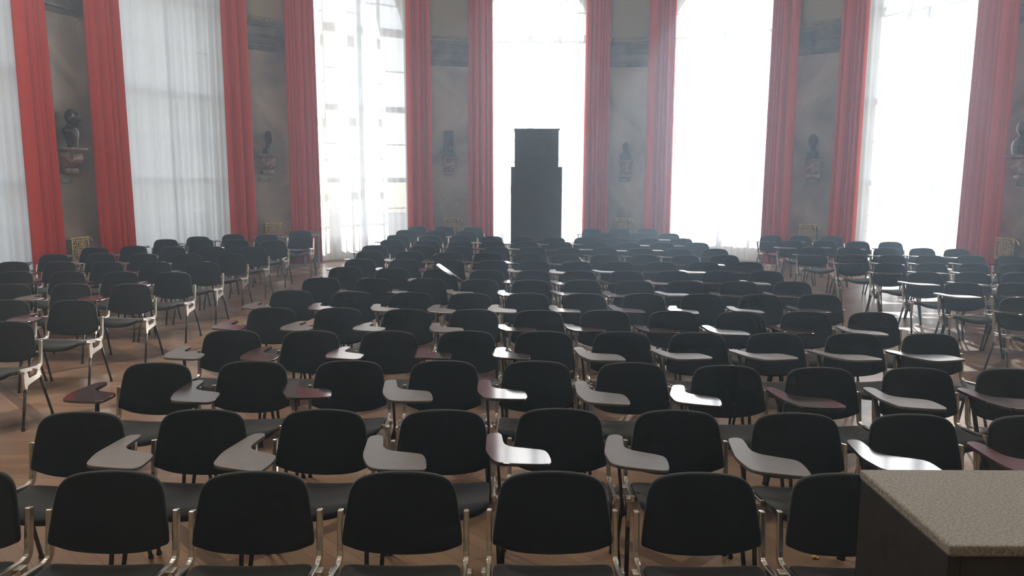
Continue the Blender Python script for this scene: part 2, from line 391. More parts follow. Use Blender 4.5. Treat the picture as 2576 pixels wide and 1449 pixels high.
# radiators under the windows
def make_radiator():
    r = empty('radiator')
    for k in range(12):
        x = -.80 + k * .146
        mb = MB(); mb.box(x - .052, x + .052, -.05, .05, .05, .36); mb.build('column', M_rad, r, .014)
    mb = MB(); mb.tube([(-.86, 0, .08), (.86, 0, .08)], .014, 8); mb.tube([(-.86, 0, .33), (.86, 0, .33)], .014, 8); mb.build('pipe', M_rad, r)
    mb = MB()
    for x in (-.6, .6): mb.box(x - .02, x + .02, -.03, .03, 0, .06)
    mb.build('bracket', M_rad, r)
    return r
def copy_tree(o, parent=None, skip=()):
    c = o.copy(); COL.objects.link(c)
    if parent is not None:
        c.parent = parent; c.matrix_parent_inverse = o.matrix_parent_inverse.copy()
    for ch in o.children:
        if ch.name.split('.')[0] not in skip: copy_tree(ch, c, skip)
    return c
WORDS = ['first', 'second', 'third', 'fourth', 'fifth', 'sixth', 'seventh', 'eighth', 'ninth', 'tenth', 'eleventh', 'twelfth', 'thirteenth', 'fourteenth', 'fifteenth']
WIN = ['the leftmost window', 'the second window from left', 'the third window from left', 'the middle window behind the cabinet',
       'the fifth window from left', 'the sixth window from left', 'the window beyond the right end']
rad0 = make_radiator()
for wi, b in enumerate(BAY):
    r = rad0 if wi == 0 else copy_tree(rad0)
    r.matrix_world = local(b, 8.19)
    tag(r, 'pale radiator under ' + WIN[wi], 'radiator', 'radiators under the tall windows')

# ---------------------------------------------------------------- sheers and velvet curtains
def pleats(name, a0, a1, r0, z0, z1, seed, mats, nz=8):
    """heavy curtain: rounded pleats of uneven width with deep creases between them"""
    rd = random.Random(seed); n = max(5, int((a1 - a0) * 1.75)); w = [rd.choice((.35, .5, .7, 1.0, 1.7)) for _ in range(n)]
    if rd.random() < .5: w[rd.choice((0, n - 1))] = 2.4
    T = sum(w); cuts = [0]
    for q in w: cuts.append(cuts[-1] + q / T)
    prof = []
    for q in range(n):
        c0, c1 = cuts[q], cuts[q + 1]; m = 12; d = .035 + .11 * min(1.0, (c1 - c0) * n * .6)
        for k in range(m): t = k / m; prof.append((c0 + (c1 - c0) * t, d * (abs(math.sin(pi * t)) ** .55) + rd.uniform(-.002, .002), q))
    prof.append((1.0, 0.0, n - 1)); V = []; F = []
    sway = [rd.uniform(-.14, .14) for _ in range(n + 1)]
    for k in range(nz + 1):
        z = z0 + (z1 - z0) * k / nz; low = 1 - k / nz
        for u, d, q in prof:
            a = a0 + (a1 - a0) * u + sway[q] * low * math.sin(pi * u) + (u - .5) * .35 * low
            V.append(P(r0 - d * (.8 + .3 * low), a, z))
    L_ = len(prof)
    for k in range(nz):
        for j in range(L_ - 1): F.append((k * L_ + j, k * L_ + j + 1, (k + 1) * L_ + j + 1, (k + 1) * L_ + j))
    o = link(name, mesh(name, V, F, mats, smooth=True))
    m = o.modifiers.new('thickness', 'SOLIDIFY'); m.thickness = .005; m.offset = 1
    return o
def cloth(name, a0, a1, r0, z0, z1, folds, amp, seed, mats, nz=14, per=9, solid=0.0, drift=.35, taper=0.0):
    rd = random.Random(seed); n = int(folds * per); V = []; F = []
    ph = [rd.uniform(0, 6.28) for _ in range(6)]; fr = [folds, folds * .53, folds * 1.61, folds * .23, 2.3, 1.2]
    am = [1, .35, .12, .35, .5, .3] if solid else [1, .55, .30, .5, .8, .5]
    amps = [rd.uniform(.35, 1.0) for _ in range(int(folds) + 3)]
    for k in range(nz + 1):
        z = z0 + (z1 - z0) * k / nz; low = 1 - (z - z0) / (z1 - z0)
        for j in range(n + 1):
            u = j / n
            warp = u + .012 * math.sin(5 * u + ph[2] + 1.4 * low) * (1 + low)
            am_ = amps[int(min(.999, max(0, warp)) * folds)] * .5 + amps[int(min(.999, max(0, warp)) * folds + 1)] * .5
            s = sum(a * math.sin(2 * pi * f * warp + p + drift * low * (q + 1)) for q, (a, f, p) in enumerate(zip(am, fr, ph))) / 2.2
            r = r0 - amp * am_ * s * (.55 + .45 * low)
            edge = (u - .5) * 2
            a = a0 + (a1 - a0) * u + edge * taper * low
            V.append(P(r, a, z))
    w = n + 1
    for k in range(nz):
        for j in range(n): F.append((k * w + j, k * w + j + 1, (k + 1) * w + j + 1, (k + 1) * w + j))
    o = link(name, mesh(name, V, F, mats, smooth=True))
    if solid:
        m = o.modifiers.new('thickness', 'SOLIDIFY'); m.thickness = solid; m.offset = 0
    return o
for wi, b in enumerate(BAY):
    for s, side in ((-1, 'left'), (1, 'right')):
        a0, a1 = (b - 9.3, b + .5) if s < 0 else (b - .1, b + 9.3)
        o = cloth('sheer_curtain', a0, a1, 7.90 + (.012 if s > 0 else -.012), .03, 7.3, 9, .055, 31 * wi + s, M_sheer, nz=18, per=14, drift=.5)
        tag(o, 'floor-length white sheer, %s half of %s' % (side, WIN[wi]), 'sheer curtain', 'white sheers over the tall windows')
VEL = [(-101.5, -98.0, 0, 'left'), (-85.4, -81.3, 0, 'right'), (-74.7, -69.9, 1, 'left'), (-53.6, -49.8, 1, 'right'), (-43.4, -38.8, 2, 'left'),
       (-23.3, -19.3, 2, 'right'), (-12.6, -8.6, 3, 'left'), (7.4, 11.4, 3, 'right'), (18.0, 22.3, 4, 'left'), (37.9, 42.0, 4, 'right'),
       (48.6, 52.4, 5, 'left'), (68.1, 73.4, 5, 'right'), (79.6, 83.6, 6, 'left'), (98.4, 102.4, 6, 'right')]
for k, (a0, a1, wi, side) in enumerate(VEL):
    o = pleats('velvet_curtain', a0, a1, 7.78, .02, 7.4, 100 + k, M_velvet)
    tag(o, 'red velvet curtain drawn to the %s of %s' % (side, WIN[wi]), 'curtain', 'red velvet curtains beside the windows')

# ---------------------------------------------------------------- sculpture on the piers
PA = [-77.3, -46.6, -15.9, 14.4, 44.9, 74.9]      # middle of each pier's console
PIERW = ['between the two leftmost windows', 'between the second and third windows', 'left of the middle window', 'right of the middle window',
         'between the fifth and sixth windows', 'at the right edge of the photo']
def zz(z): return 1.93 + (z - 1.93) * 1.026
def make_console():
    c = empty('wall_console')
    prof = [(0, 0), (-.10, 0), (-.125, .02), (-.13, .05), (-.11, .075), (-.085, .08), (-.10, .10), (-.15, .13), (-.215, .17), (-.25, .22), (-.255, .27), (-.235, .31),
            (-.215, .34), (-.215, .352), (0, .352)]
    mb = MB(); mb.prism(prof, -.11, .11, 'x'); mb.build('corbel', M_marble_red, c, .008)
    mb = MB(); mb.box(-.15, .15, -.27, 0, .352, .372); mb.box(-.17, .17, -.30, 0, .372, .405); mb.build('shelf', M_marble_red, c, .006)
    mb = MB(); mb.tube([(-.13, -.085, .045), (.13, -.085, .045)], .045, 14); mb.build('scroll', M_marble_red, c)
    return c
con0 = make_console()
CONTOP = []
for k, a in enumerate(PA):
    c = con0 if k == 0 else copy_tree(con0)
    M = local(a, RW); top = zz([2.31, 2.31, 2.31, 2.26, 2.26, 2.26][k]); M.translation.z = top - .405
    c.matrix_world = M; CONTOP.append(top)
    tag(c, 'reddish marble wall console on the pier ' + PIERW[k], 'console', 'marble consoles carrying the sculptures')

def head_ball(mb, c, s=1.0, yaw=0.0, hair=0.0, long=1.0):
    """a human head with brow, nose, eye sockets, mouth, chin and ears; looks towards -Y turned by yaw"""
    R_ = Matrix.Rotation(yaw, 3, 'Z')
    def g(d, x, z, w): return math.exp(-((d.x - x) ** 2 + (d.z - z) ** 2) / (w * w))
    nu, nv = 40, 30; V = []; F = []
    for a in range(nv + 1):
        ph = pi * a / nv
        for b in range(nu):
            th = 2 * pi * b / nu; d = Vector((math.sin(ph) * math.cos(th), math.sin(ph) * math.sin(th), math.cos(ph)))
            x, y, z = d.x * .076, d.y * .097, d.z * .122 * long
            if d.z < 0: k = 1 + .30 * d.z * (1 if d.y < .3 else 1.4); x *= k; y *= (1 + .10 * d.z) if d.y < 0 else (1 + .5 * d.z)
            f = 0
            if d.y < 0:
                f += .026 * math.exp(-(d.x / .13) ** 2) * math.exp(-((d.z + .12) / .17) ** 2)          # nose
                f += .010 * math.exp(-((abs(d.x) - .28) / .3) ** 2) * math.exp(-((d.z - .27) / .09) ** 2)  # brow
                f -= .014 * (g(d, .32, .10, .15) + g(d, -.32, .10, .15))                              # eye sockets
                f += .005 * (g(d, .32, .10, .07) + g(d, -.32, .10, .07))                              # lids
                f += .008 * math.exp(-(d.x / .28) ** 2) * math.exp(-((d.z + .47) / .06) ** 2)          # lips
                f += .007 * math.exp(-(d.x / .22) ** 2) * math.exp(-((d.z + .60) / .06) ** 2)
                f += .013 * math.exp(-(d.x / .3) ** 2) * math.exp(-((d.z + .84) / .13) ** 2)           # chin
            elif hair: f -= 0
            y -= f if d.y < 0 else -f
            if hair and (d.y > -.25 or d.z > .62): q = 1 + hair * (1 + .3 * math.sin(9 * d.x + 7 * d.z)); x *= q; y *= q; z *= q
            v = R_ @ Vector((x, y, z)) * s; V.append((c[0] + v.x, c[1] + v.y, c[2] + v.z))
    for a in range(nv):
        for b in range(nu): F.append((a * nu + b, (a + 1) * nu + b, (a + 1) * nu + (b + 1) % nu, a * nu + (b + 1) % nu))
    mb.add(V, F, 0, True)
    for sx in (-1, 1):
        e = R_ @ Vector((sx * .078, .006, -.01)) * s; mb.ball((c[0] + e.x, c[1] + e.y, c[2] + e.z), (.012 * s, .022 * s, .033 * s), 10, 8)
def remesh(o, v=.009):
    m = o.modifiers.new('merge', 'REMESH'); m.mode = 'VOXEL'; m.voxel_size = v; m.use_smooth_shade = True
def body(mb, rows, n=28, c=(0, 0)):
    """stack of ellipses (z, half width, half depth, y offset)"""
    V = []; F = []
    for z, a, b, y in rows:
        for j in range(n):
            th = 2 * pi * j / n; V.append((c[0] + a * math.cos(th), c[1] + y + b * math.sin(th), z))
    for k in range(len(rows) - 1):
        for j in range(n): F.append((k * n + j, k * n + (j + 1) % n, (k + 1) * n + (j + 1) % n, (k + 1) * n + j))
    F += [tuple(range(n))[::-1], tuple(range((len(rows) - 1) * n, len(rows) * n))]
    mb.add(V, F, 0, True)
def on_pier(o, k, yaw=0.0, rr=.155):
    M = local(PA[k], RW - rr); M.translation.z = CONTOP[k] + .001; o.matrix_world = M @ Matrix.Rotation(yaw, 4, 'Z')
# 1: bald man with bare chest and cut shoulders, head turned towards the hall
mb = MB(); body(mb, [(0, .085, .075, -.01), (.03, .08, .075, -.01), (.10, .095, .085, -.005), (.18, .135, .10, 0), (.245, .185, .105, .01), (.285, .19, .095, .015),
                     (.315, .12, .08, .015), (.335, .065, .062, .005), (.40, .055, .060, -.005), (.42, .05, .05, -.01)])
head_ball(mb, (0, -.03, .455), 1.25, .0); bu = mb.build('bust', M_bronze); remesh(bu, .008)
on_pier(bu, 0, .30); tag(bu, 'dark bronze bust of a bald bare-chested man on the leftmost console', 'bust')
# 2: head on a black block
b2 = empty('portrait_head'); mb = MB(); mb.box(-.075, .075, -.075, .075, 0, .115); mb.build('plinth', M_black, b2, .004)
mb = MB(); body(mb, [(.112, .055, .06, 0), (.14, .052, .058, 0), (.20, .056, .062, -.005), (.23, .05, .055, -.01)]); head_ball(mb, (0, -.02, .325), 1.12, 0, .05); h = mb.build('head', M_bronze, b2); remesh(h, .008)
on_pier(b2, 1, .15); tag(b2, 'dark bronze head on a small black block, pier between second and third windows', 'sculpture')
# 3: tall dark stele with a small figure at its foot
b3 = empty('stele_sculpture'); mb = MB(); mb.box(-.115, .115, -.08, .08, 0, .10); mb.build('base', M_black, b3, .004)
mb = MB(); mb.box(-.125, .085, -.02, .06, .10, .60); mb.build('slab', M_black, b3, .004)
mb = MB(); body(mb, [(.09, .06, .04, -.04), (.16, .07, .045, -.04), (.22, .075, .04, -.035), (.25, .03, .03, -.035), (.27, .025, .025, -.035)], c=(.02, 0)); head_ball(mb, (.02, -.045, .31), .42, .3); mb.ball((.03, -.03, .545), (.03, .02, .02), 10, 8)
h = mb.build('relief_figure', M_bronze, b3); remesh(h, .006)
on_pier(b3, 2); tag(b3, 'tall black slab sculpture with a small relief figure, pier left of middle window', 'sculpture')
# 4: man with full hair, draped shoulders
mb = MB(); body(mb, [(0, .13, .09, 0), (.05, .135, .095, 0), (.11, .13, .09, .005), (.15, .095, .075, .01), (.175, .058, .058, .005), (.22, .05, .052, 0)]); head_ball(mb, (0, -.02, .285), .92, .1, .14)
b4 = mb.build('bust', M_bronze); remesh(b4, .008)
on_pier(b4, 3); tag(b4, 'dark bust of a man with thick hair, pier right of the middle window', 'bust')
# 5: round head on a dark block
b5 = empty('portrait_head'); mb = MB(); mb.box(-.085, .085, -.09, .09, 0, .15); mb.build('plinth', M_black, b5, .004)
mb = MB(); body(mb, [(.148, .058, .06, 0), (.18, .055, .058, 0), (.22, .058, .06, -.005), (.25, .05, .055, -.01)]); head_ball(mb, (0, -.02, .345), 1.22, -.3, .08); h = mb.build('head', M_bronze, b5); remesh(h, .008)
on_pier(b5, 4); tag(b5, 'dark bronze head on a black block, pier between fifth and sixth windows', 'sculpture')
# 6: bust at the right edge of the frame, curly hair, coat
mb = MB(); body(mb, [(0, .15, .10, 0), (.06, .16, .11, 0), (.14, .185, .11, .005), (.22, .17, .10, .01), (.265, .10, .08, .01), (.29, .06, .06, 0), (.34, .05, .055, 0)]); head_ball(mb, (0, -.02, .415), 1.05, .4, .1)
b6 = mb.build('bust', M_bronze); remesh(b6, .008)
on_pier(b6, 5); tag(b6, 'dark bust of a curly-haired man in a coat, cut by the right photo edge', 'bust')

# name plates
for k, a in enumerate(PA):
    if k == 2: continue
    p = empty('name_plate'); mb = MB(); mb.box(-.135, .135, -.012, .002, 0, .085); mb.build('plate', M_plaque, p, .003)
    mb = MB(); rd = random.Random(k)
    for z, w in ((.055, .085), (.025, .055)):
        x = -w
        while x < w:
            l = rd.uniform(.006, .011); mb.box(x, x + l, -.0135, -.012, z, z + .012); x += l + .003
    mb.build('inscription', M_letters, p)
    M = local(a - .2, RW - .003); M.translation.z = zz(1.765); p.matrix_world = M
    tag(p, 'small dark engraved plate under the console ' + PIERW[k], 'name plate', 'name plates under the consoles')

# brass openwork grilles at the foot of the piers
def make_grille():
    g = empty('brass_grille')
    mb = MB(); w, h, d = .25, .50, .17
    for x in (-w, w):
        mb.box(x - .011, x + .011, -d - .011, -d + .011, .42, .42 + h)
    mb.box(-w - .05, w + .03, -d - .02, -d + .016, .42 + h, .42 + h + .022)
    for z in (.45, .86): mb.box(-w, w, -d - .007, -d + .007, z, z + .012)
    for x in (-w, w): mb.box(x - .009, x + .009, -d, 0, .42 + h - .02, .42 + h)
    for x in (-w, w): mb.box(x - .009, x + .009, -d, 0, .42, .44)
    mb.box(-w, w, -d - .011, -d + .011, .40, .425)
    mb.build('frame', M_brass, g)
    mb = MB(); zc = .66
    for j in range(12):                                   # rosette of drop-shaped petals
        t = 2 * pi * j / 12; dx, dz = math.cos(t), math.sin(t)
        loop = []
        for q in range(13):
            u = 2 * pi * q / 12; l = .125 + .045 * math.cos(u); s_ = .024 * math.sin(u) * (1.1 + .5 * math.cos(u))
            loop.append((dx * l - dz * s_, -d, zc + dz * l + dx * s_))
        mb.tube(loop, .0075, 6, caps=False)
        mb.ball((dx * .185, -d, zc + dz * .185), .015, 8, 6)
        mb.tube([(dx * .03, -d, zc + dz * .03), (dx * .09, -d, zc + dz * .09)], .006, 6)
    for rr in (.035, .205):
        mb.tube([(rr * math.cos(2 * pi * q / 28), -d, zc + rr * math.sin(2 * pi * q / 28)) for q in range(29)], .007, 6, caps=False)
    for sx in (-1, 1):
        for z0, sz in ((.84, 1), (.48, -1)):
            pts = [(sx * (.205 - .03 * math.cos(v) * (1 - v / 9)), -d, z0 + sz * .03 * math.sin(v) * (1 - v / 9)) for v in [q * .5 for q in range(14)]]
            mb.tube(pts, .006, 6)
    for j in range(6): mb.tube([(-.2 + j * .08, -d, .87), (-.16 + j * .08, -d, .915)], .005, 6); mb.tube([(-.16 + j * .08, -d, .87), (-.2 + j * .08, -d, .915)], .005, 6)
    mb.build('rosette_panel', M_brass, g)
    mb = MB()
    pts = [(.26 + .13 * math.sin(v), -d, .92 - .15 * (1 - math.cos(v))) for v in [q * .16 for q in range(10)]]
    mb.tube(pts, [.008 + .0012 * q for q in range(10)], 8); mb.build('side_scroll', M_brass, g)
    mb = MB()
    mb.box(-w, w, -d + .012, .01, .40, .42); mb.box(-w, w, 0, .012, .38, .93)
    mb.build('wall_plate', M_marble_dark, g)
    return g
gr0 = make_grille()
for k, a in enumerate(PA):
    g = gr0 if k == 0 else copy_tree(gr0)
    M = local(a + [-1.2, -.3, 0, 0, .4, 0][k], RW - .195); M.translation.z = .295; g.matrix_world = M @ Matrix.Scale(.66, 4)
    tag(g, 'openwork brass grille with rosette at the pier ' + PIERW[k], 'grille', 'brass grilles at the foot of the piers')

# ---------------------------------------------------------------- tall cabinet before the middle window
tc_ = empty('tall_cabinet', (.475, 15.65, 0))
mb = MB(); mb.box(-.505, .505, -.33, .33, .06, 2.075); mb.build('lower_case', M_cab, tc_, .006)
mb = MB(); mb.box(-.43, .43, -.28, .28, 2.075, 2.79); mb.build('upper_case', M_cab, tc_, .006)
mb = MB(); mb.box(-.445, .452, -.295, .295, 2.79, 2.815); mb.build('top_board', M_cab, tc_, .003)
mb = MB(); mb.box(-.20, .20, -.285, -.279, 2.27, 2.50); mb.build('front_panel', M_cabpanel, tc_, .002)
mb = MB()
for x in (-.12, -.05, .03, .10): mb.box(x, x + .045, -.2835, -.279, 2.64, 2.70)
mb.build('switch_row', M_cabpanel, tc_)
mb = MB()
for z in (2.14, 2.55, 2.73): mb.box(-.438, -.428, -.24, -.20, z, z + .05)
for z in (2.20,): mb.box(.428, .438, -.24, -.20, z, z + .05)
mb.build('hinge', M_leg, tc_)
for x in (-.42, .42):
    for y in (-.25, .25):
        mb = MB(); mb.tube([(x - .015, y, .03), (x + .015, y, .03)], .03, 12); mb.box(x - .02, x + .02, y - .02, y + .02, .03, .062); mb.build('caster', M_foot, tc_)
tag(tc_, 'tall dark stepped cabinet standing in front of the middle window', 'cabinet')

# ---------------------------------------------------------------- lectern at the lower right
le = empty('lectern', (1.46, 1.87, 0))
mb = MB(); mb.box(-.465, .465, -.23, .23, 1.072, 1.10); mb.build('desktop', M_felt, le, .006)
mb = MB(); mb.box(-.462, -.432, -.222, .222, 0, 1.072); mb.build('side_panel', M_desk, le, .002)
mb = MB(); mb.box(.432, .462, -.222, .222, 0, 1.072); mb.build('side_panel', M_desk, le, .002)
mb = MB(); mb.box(-.432, .432, .195, .220, .05, 1.072); mb.build('front_panel', M_desk, le, .002)
mb = MB(); mb.box(-.432, .432, -.20, .19, .62, .645); mb.build('shelf', M_desk, le, .002)
mb = MB(); mb.box(-.432, .432, -.222, -.200, .90, 1.072); mb.build('drawer_front', M_desk, le, .002)
tag(le, 'dark lectern with grey speckled top in the lower right corner', 'lectern')

# ---------------------------------------------------------------- table by the left wall
ta = empty('red_table', (-4.52, 15.50, 0), math.radians(46))
mb = MB(); mb.box(-.58, .58, -.30, .30, .728, .75); mb.build('table_top', M_tabletop, ta, .006)
mb = MB(); 
for y in (-.285, .27): mb.box(-.56, .56, y, y + .015, .67, .727)
for x in (-.565, .55): mb.box(x, x + .015, -.285, .285, .67, .727)
mb.build('apron', M_tableedge, ta)
for x in (-.53, .53):
    for y in (-.25, .25):
        mb = MB(); mb.box(x - .018, x + .018, y - .018, y + .018, 0, .727); mb.build('leg', M_tableedge, ta, .003)
tag(ta, 'red-topped table with grey metal legs beside the red curtain', 'table')

# ---------------------------------------------------------------- small things
def bottle(x, y, lab):
    b = empty('glass_bottle', (x, y, 0))
    mb = MB(); mb.lathe([(.0, .002), (.031, .002), (.033, .01), (.033, .15), (.028, .18), (.014, .215), (.0125, .245), (.0145, .247), (.0145, .255), (.012, .255)], 18); mb.build('body', M_bottle, b)
    mb = MB(); mb.lathe([(.0, .255), (.015, .255), (.015, .272), (.0, .272)], 14); mb.build('cap', M_white, b)
    tag(b, lab, 'bottle', 'bottles on the floor')
bottle(5.80, 8.84, 'clear bottle on the floor behind the right-hand chairs, nearer the aisle')
bottle(5.92, 8.90, 'clear bottle on the floor behind the right-hand chairs, farther from the aisle')
mb = MB(); mb.ball((0, 0, .009), (.014, .008, .009), 9, 6, f=lambda d: 1 + .25 * math.sin(7 * d.x + 5 * d.z)); mb.ball((.014, -.004, .006), (.010, .006, .006), 8, 5)
o = mb.build('crumpled_wrapper', M_gold); o.location = (1.54, 3.67, 0); tag(o, 'tiny crumpled golden wrapper on the floor near the lectern', 'wrapper')
so = empty('floor_socket', (5.33, 15.92, 0), -.6)
mb = MB(); mb.box(-.045, .045, -.03, .03, 0, .075); mb.build('box', M_white, so, .004)
mb = MB(); mb.tube([(0, -.0315, .04), (0, -.029, .04)], .02, 14); mb.build('outlet', M_tableedge, so)
tag(so, 'small white socket box on the floor at the hem of a red curtain', 'socket')

# ---------------------------------------------------------------- added fill lights shaped as ring chandeliers, out of view
def fill_ring(x, y, z, power, lab):
    c = empty('fill_light_ring', (x, y, z))
    mb = MB(); mb.tube([(0, 0, .25), (0, 0, ZTOP - z)], .018, 8); mb.tube([(0, 0, ZTOP - z - .06), (0, 0, ZTOP - z)], .09, 16); mb.build('rod', M_brass, c)
    mb = MB(); mb.tube([(.75 * math.cos(2 * pi * k / 36), .75 * math.sin(2 * pi * k / 36), 0) for k in range(37)], .03, 8, caps=False)
    for k in range(3):
        a = 2 * pi * k / 3; mb.tube([(.75 * math.cos(a), .75 * math.sin(a), 0), (0, 0, .28)], .012, 6)
    mb.build('ring', M_brass, c)
    for k in range(6):
        a = 2 * pi * (k + .5) / 6; mb = MB(); mb.ball((.75 * math.cos(a), .75 * math.sin(a), -.11), .085, 16, 10); mb.build('globe', M_globe, c)
    l = bpy.data.lights.new('fill_lamp', 'POINT'); l.energy = power; l.shadow_soft_size = .7; l.color = (1.0, .94, .86)  # point light added to lift the dark chair fronts and walls
    lo = bpy.data.objects.new('fill_lamp', l); COL.objects.link(lo); lo.parent = c; lo.location = (0, 0, -.95)
    tag(c, lab, 'fill_ring')
for x, y, w in ((-3.4, -1.5, 'behind the camera on the left'), (4.8, -1.5, 'behind the camera on the right'), (-3.9, 5.8, 'over the left block of chairs'), (5.1, 5.0, 'over the right block of chairs')):
    fill_ring(x, y, 6.6, 110 if y < 0 else (650 if x < 0 else 300), 'added brass fill-light ring ' + w + ', above the picture')

# ---------------------------------------------------------------- garden outside
nb = empty('neighbouring_building', (-26, 33.5, -4.0))
mb = MB(); mb.box(-15, 15, -2, 4, 0, 15.5); mb.build('wall', M_facade, nb)
mb = MB(); mb.box(-15.4, 15.4, -2.5, 4.4, 15.5, 15.9); mb.prism([(-2.5, 15.9), (4.4, 15.9), (1, 19)], -15.4, 15.4, 'x'); mb.build('roof', M_roof, nb)
for k in range(8):
    for q in range(3):
        x = -13.2 + k * 3.77; z = 2.2 + q * 4.4
        mb = MB(); mb.box(x - .75, x + .75, -2.05, -1.98, z, z + 2.3); w = mb.build('window', M_facade_trim, nb)
        mb = MB(); mb.box(x - .62, x - .04, -2.08, -2.04, z + .12, z + 2.18); mb.box(x + .04, x + .62, -2.08, -2.04, z + .12, z + 2.18); mb.build('pane', M_facade_glass, w)
tag(nb, 'pale building outside, seen dimly through the second window from left', 'building')

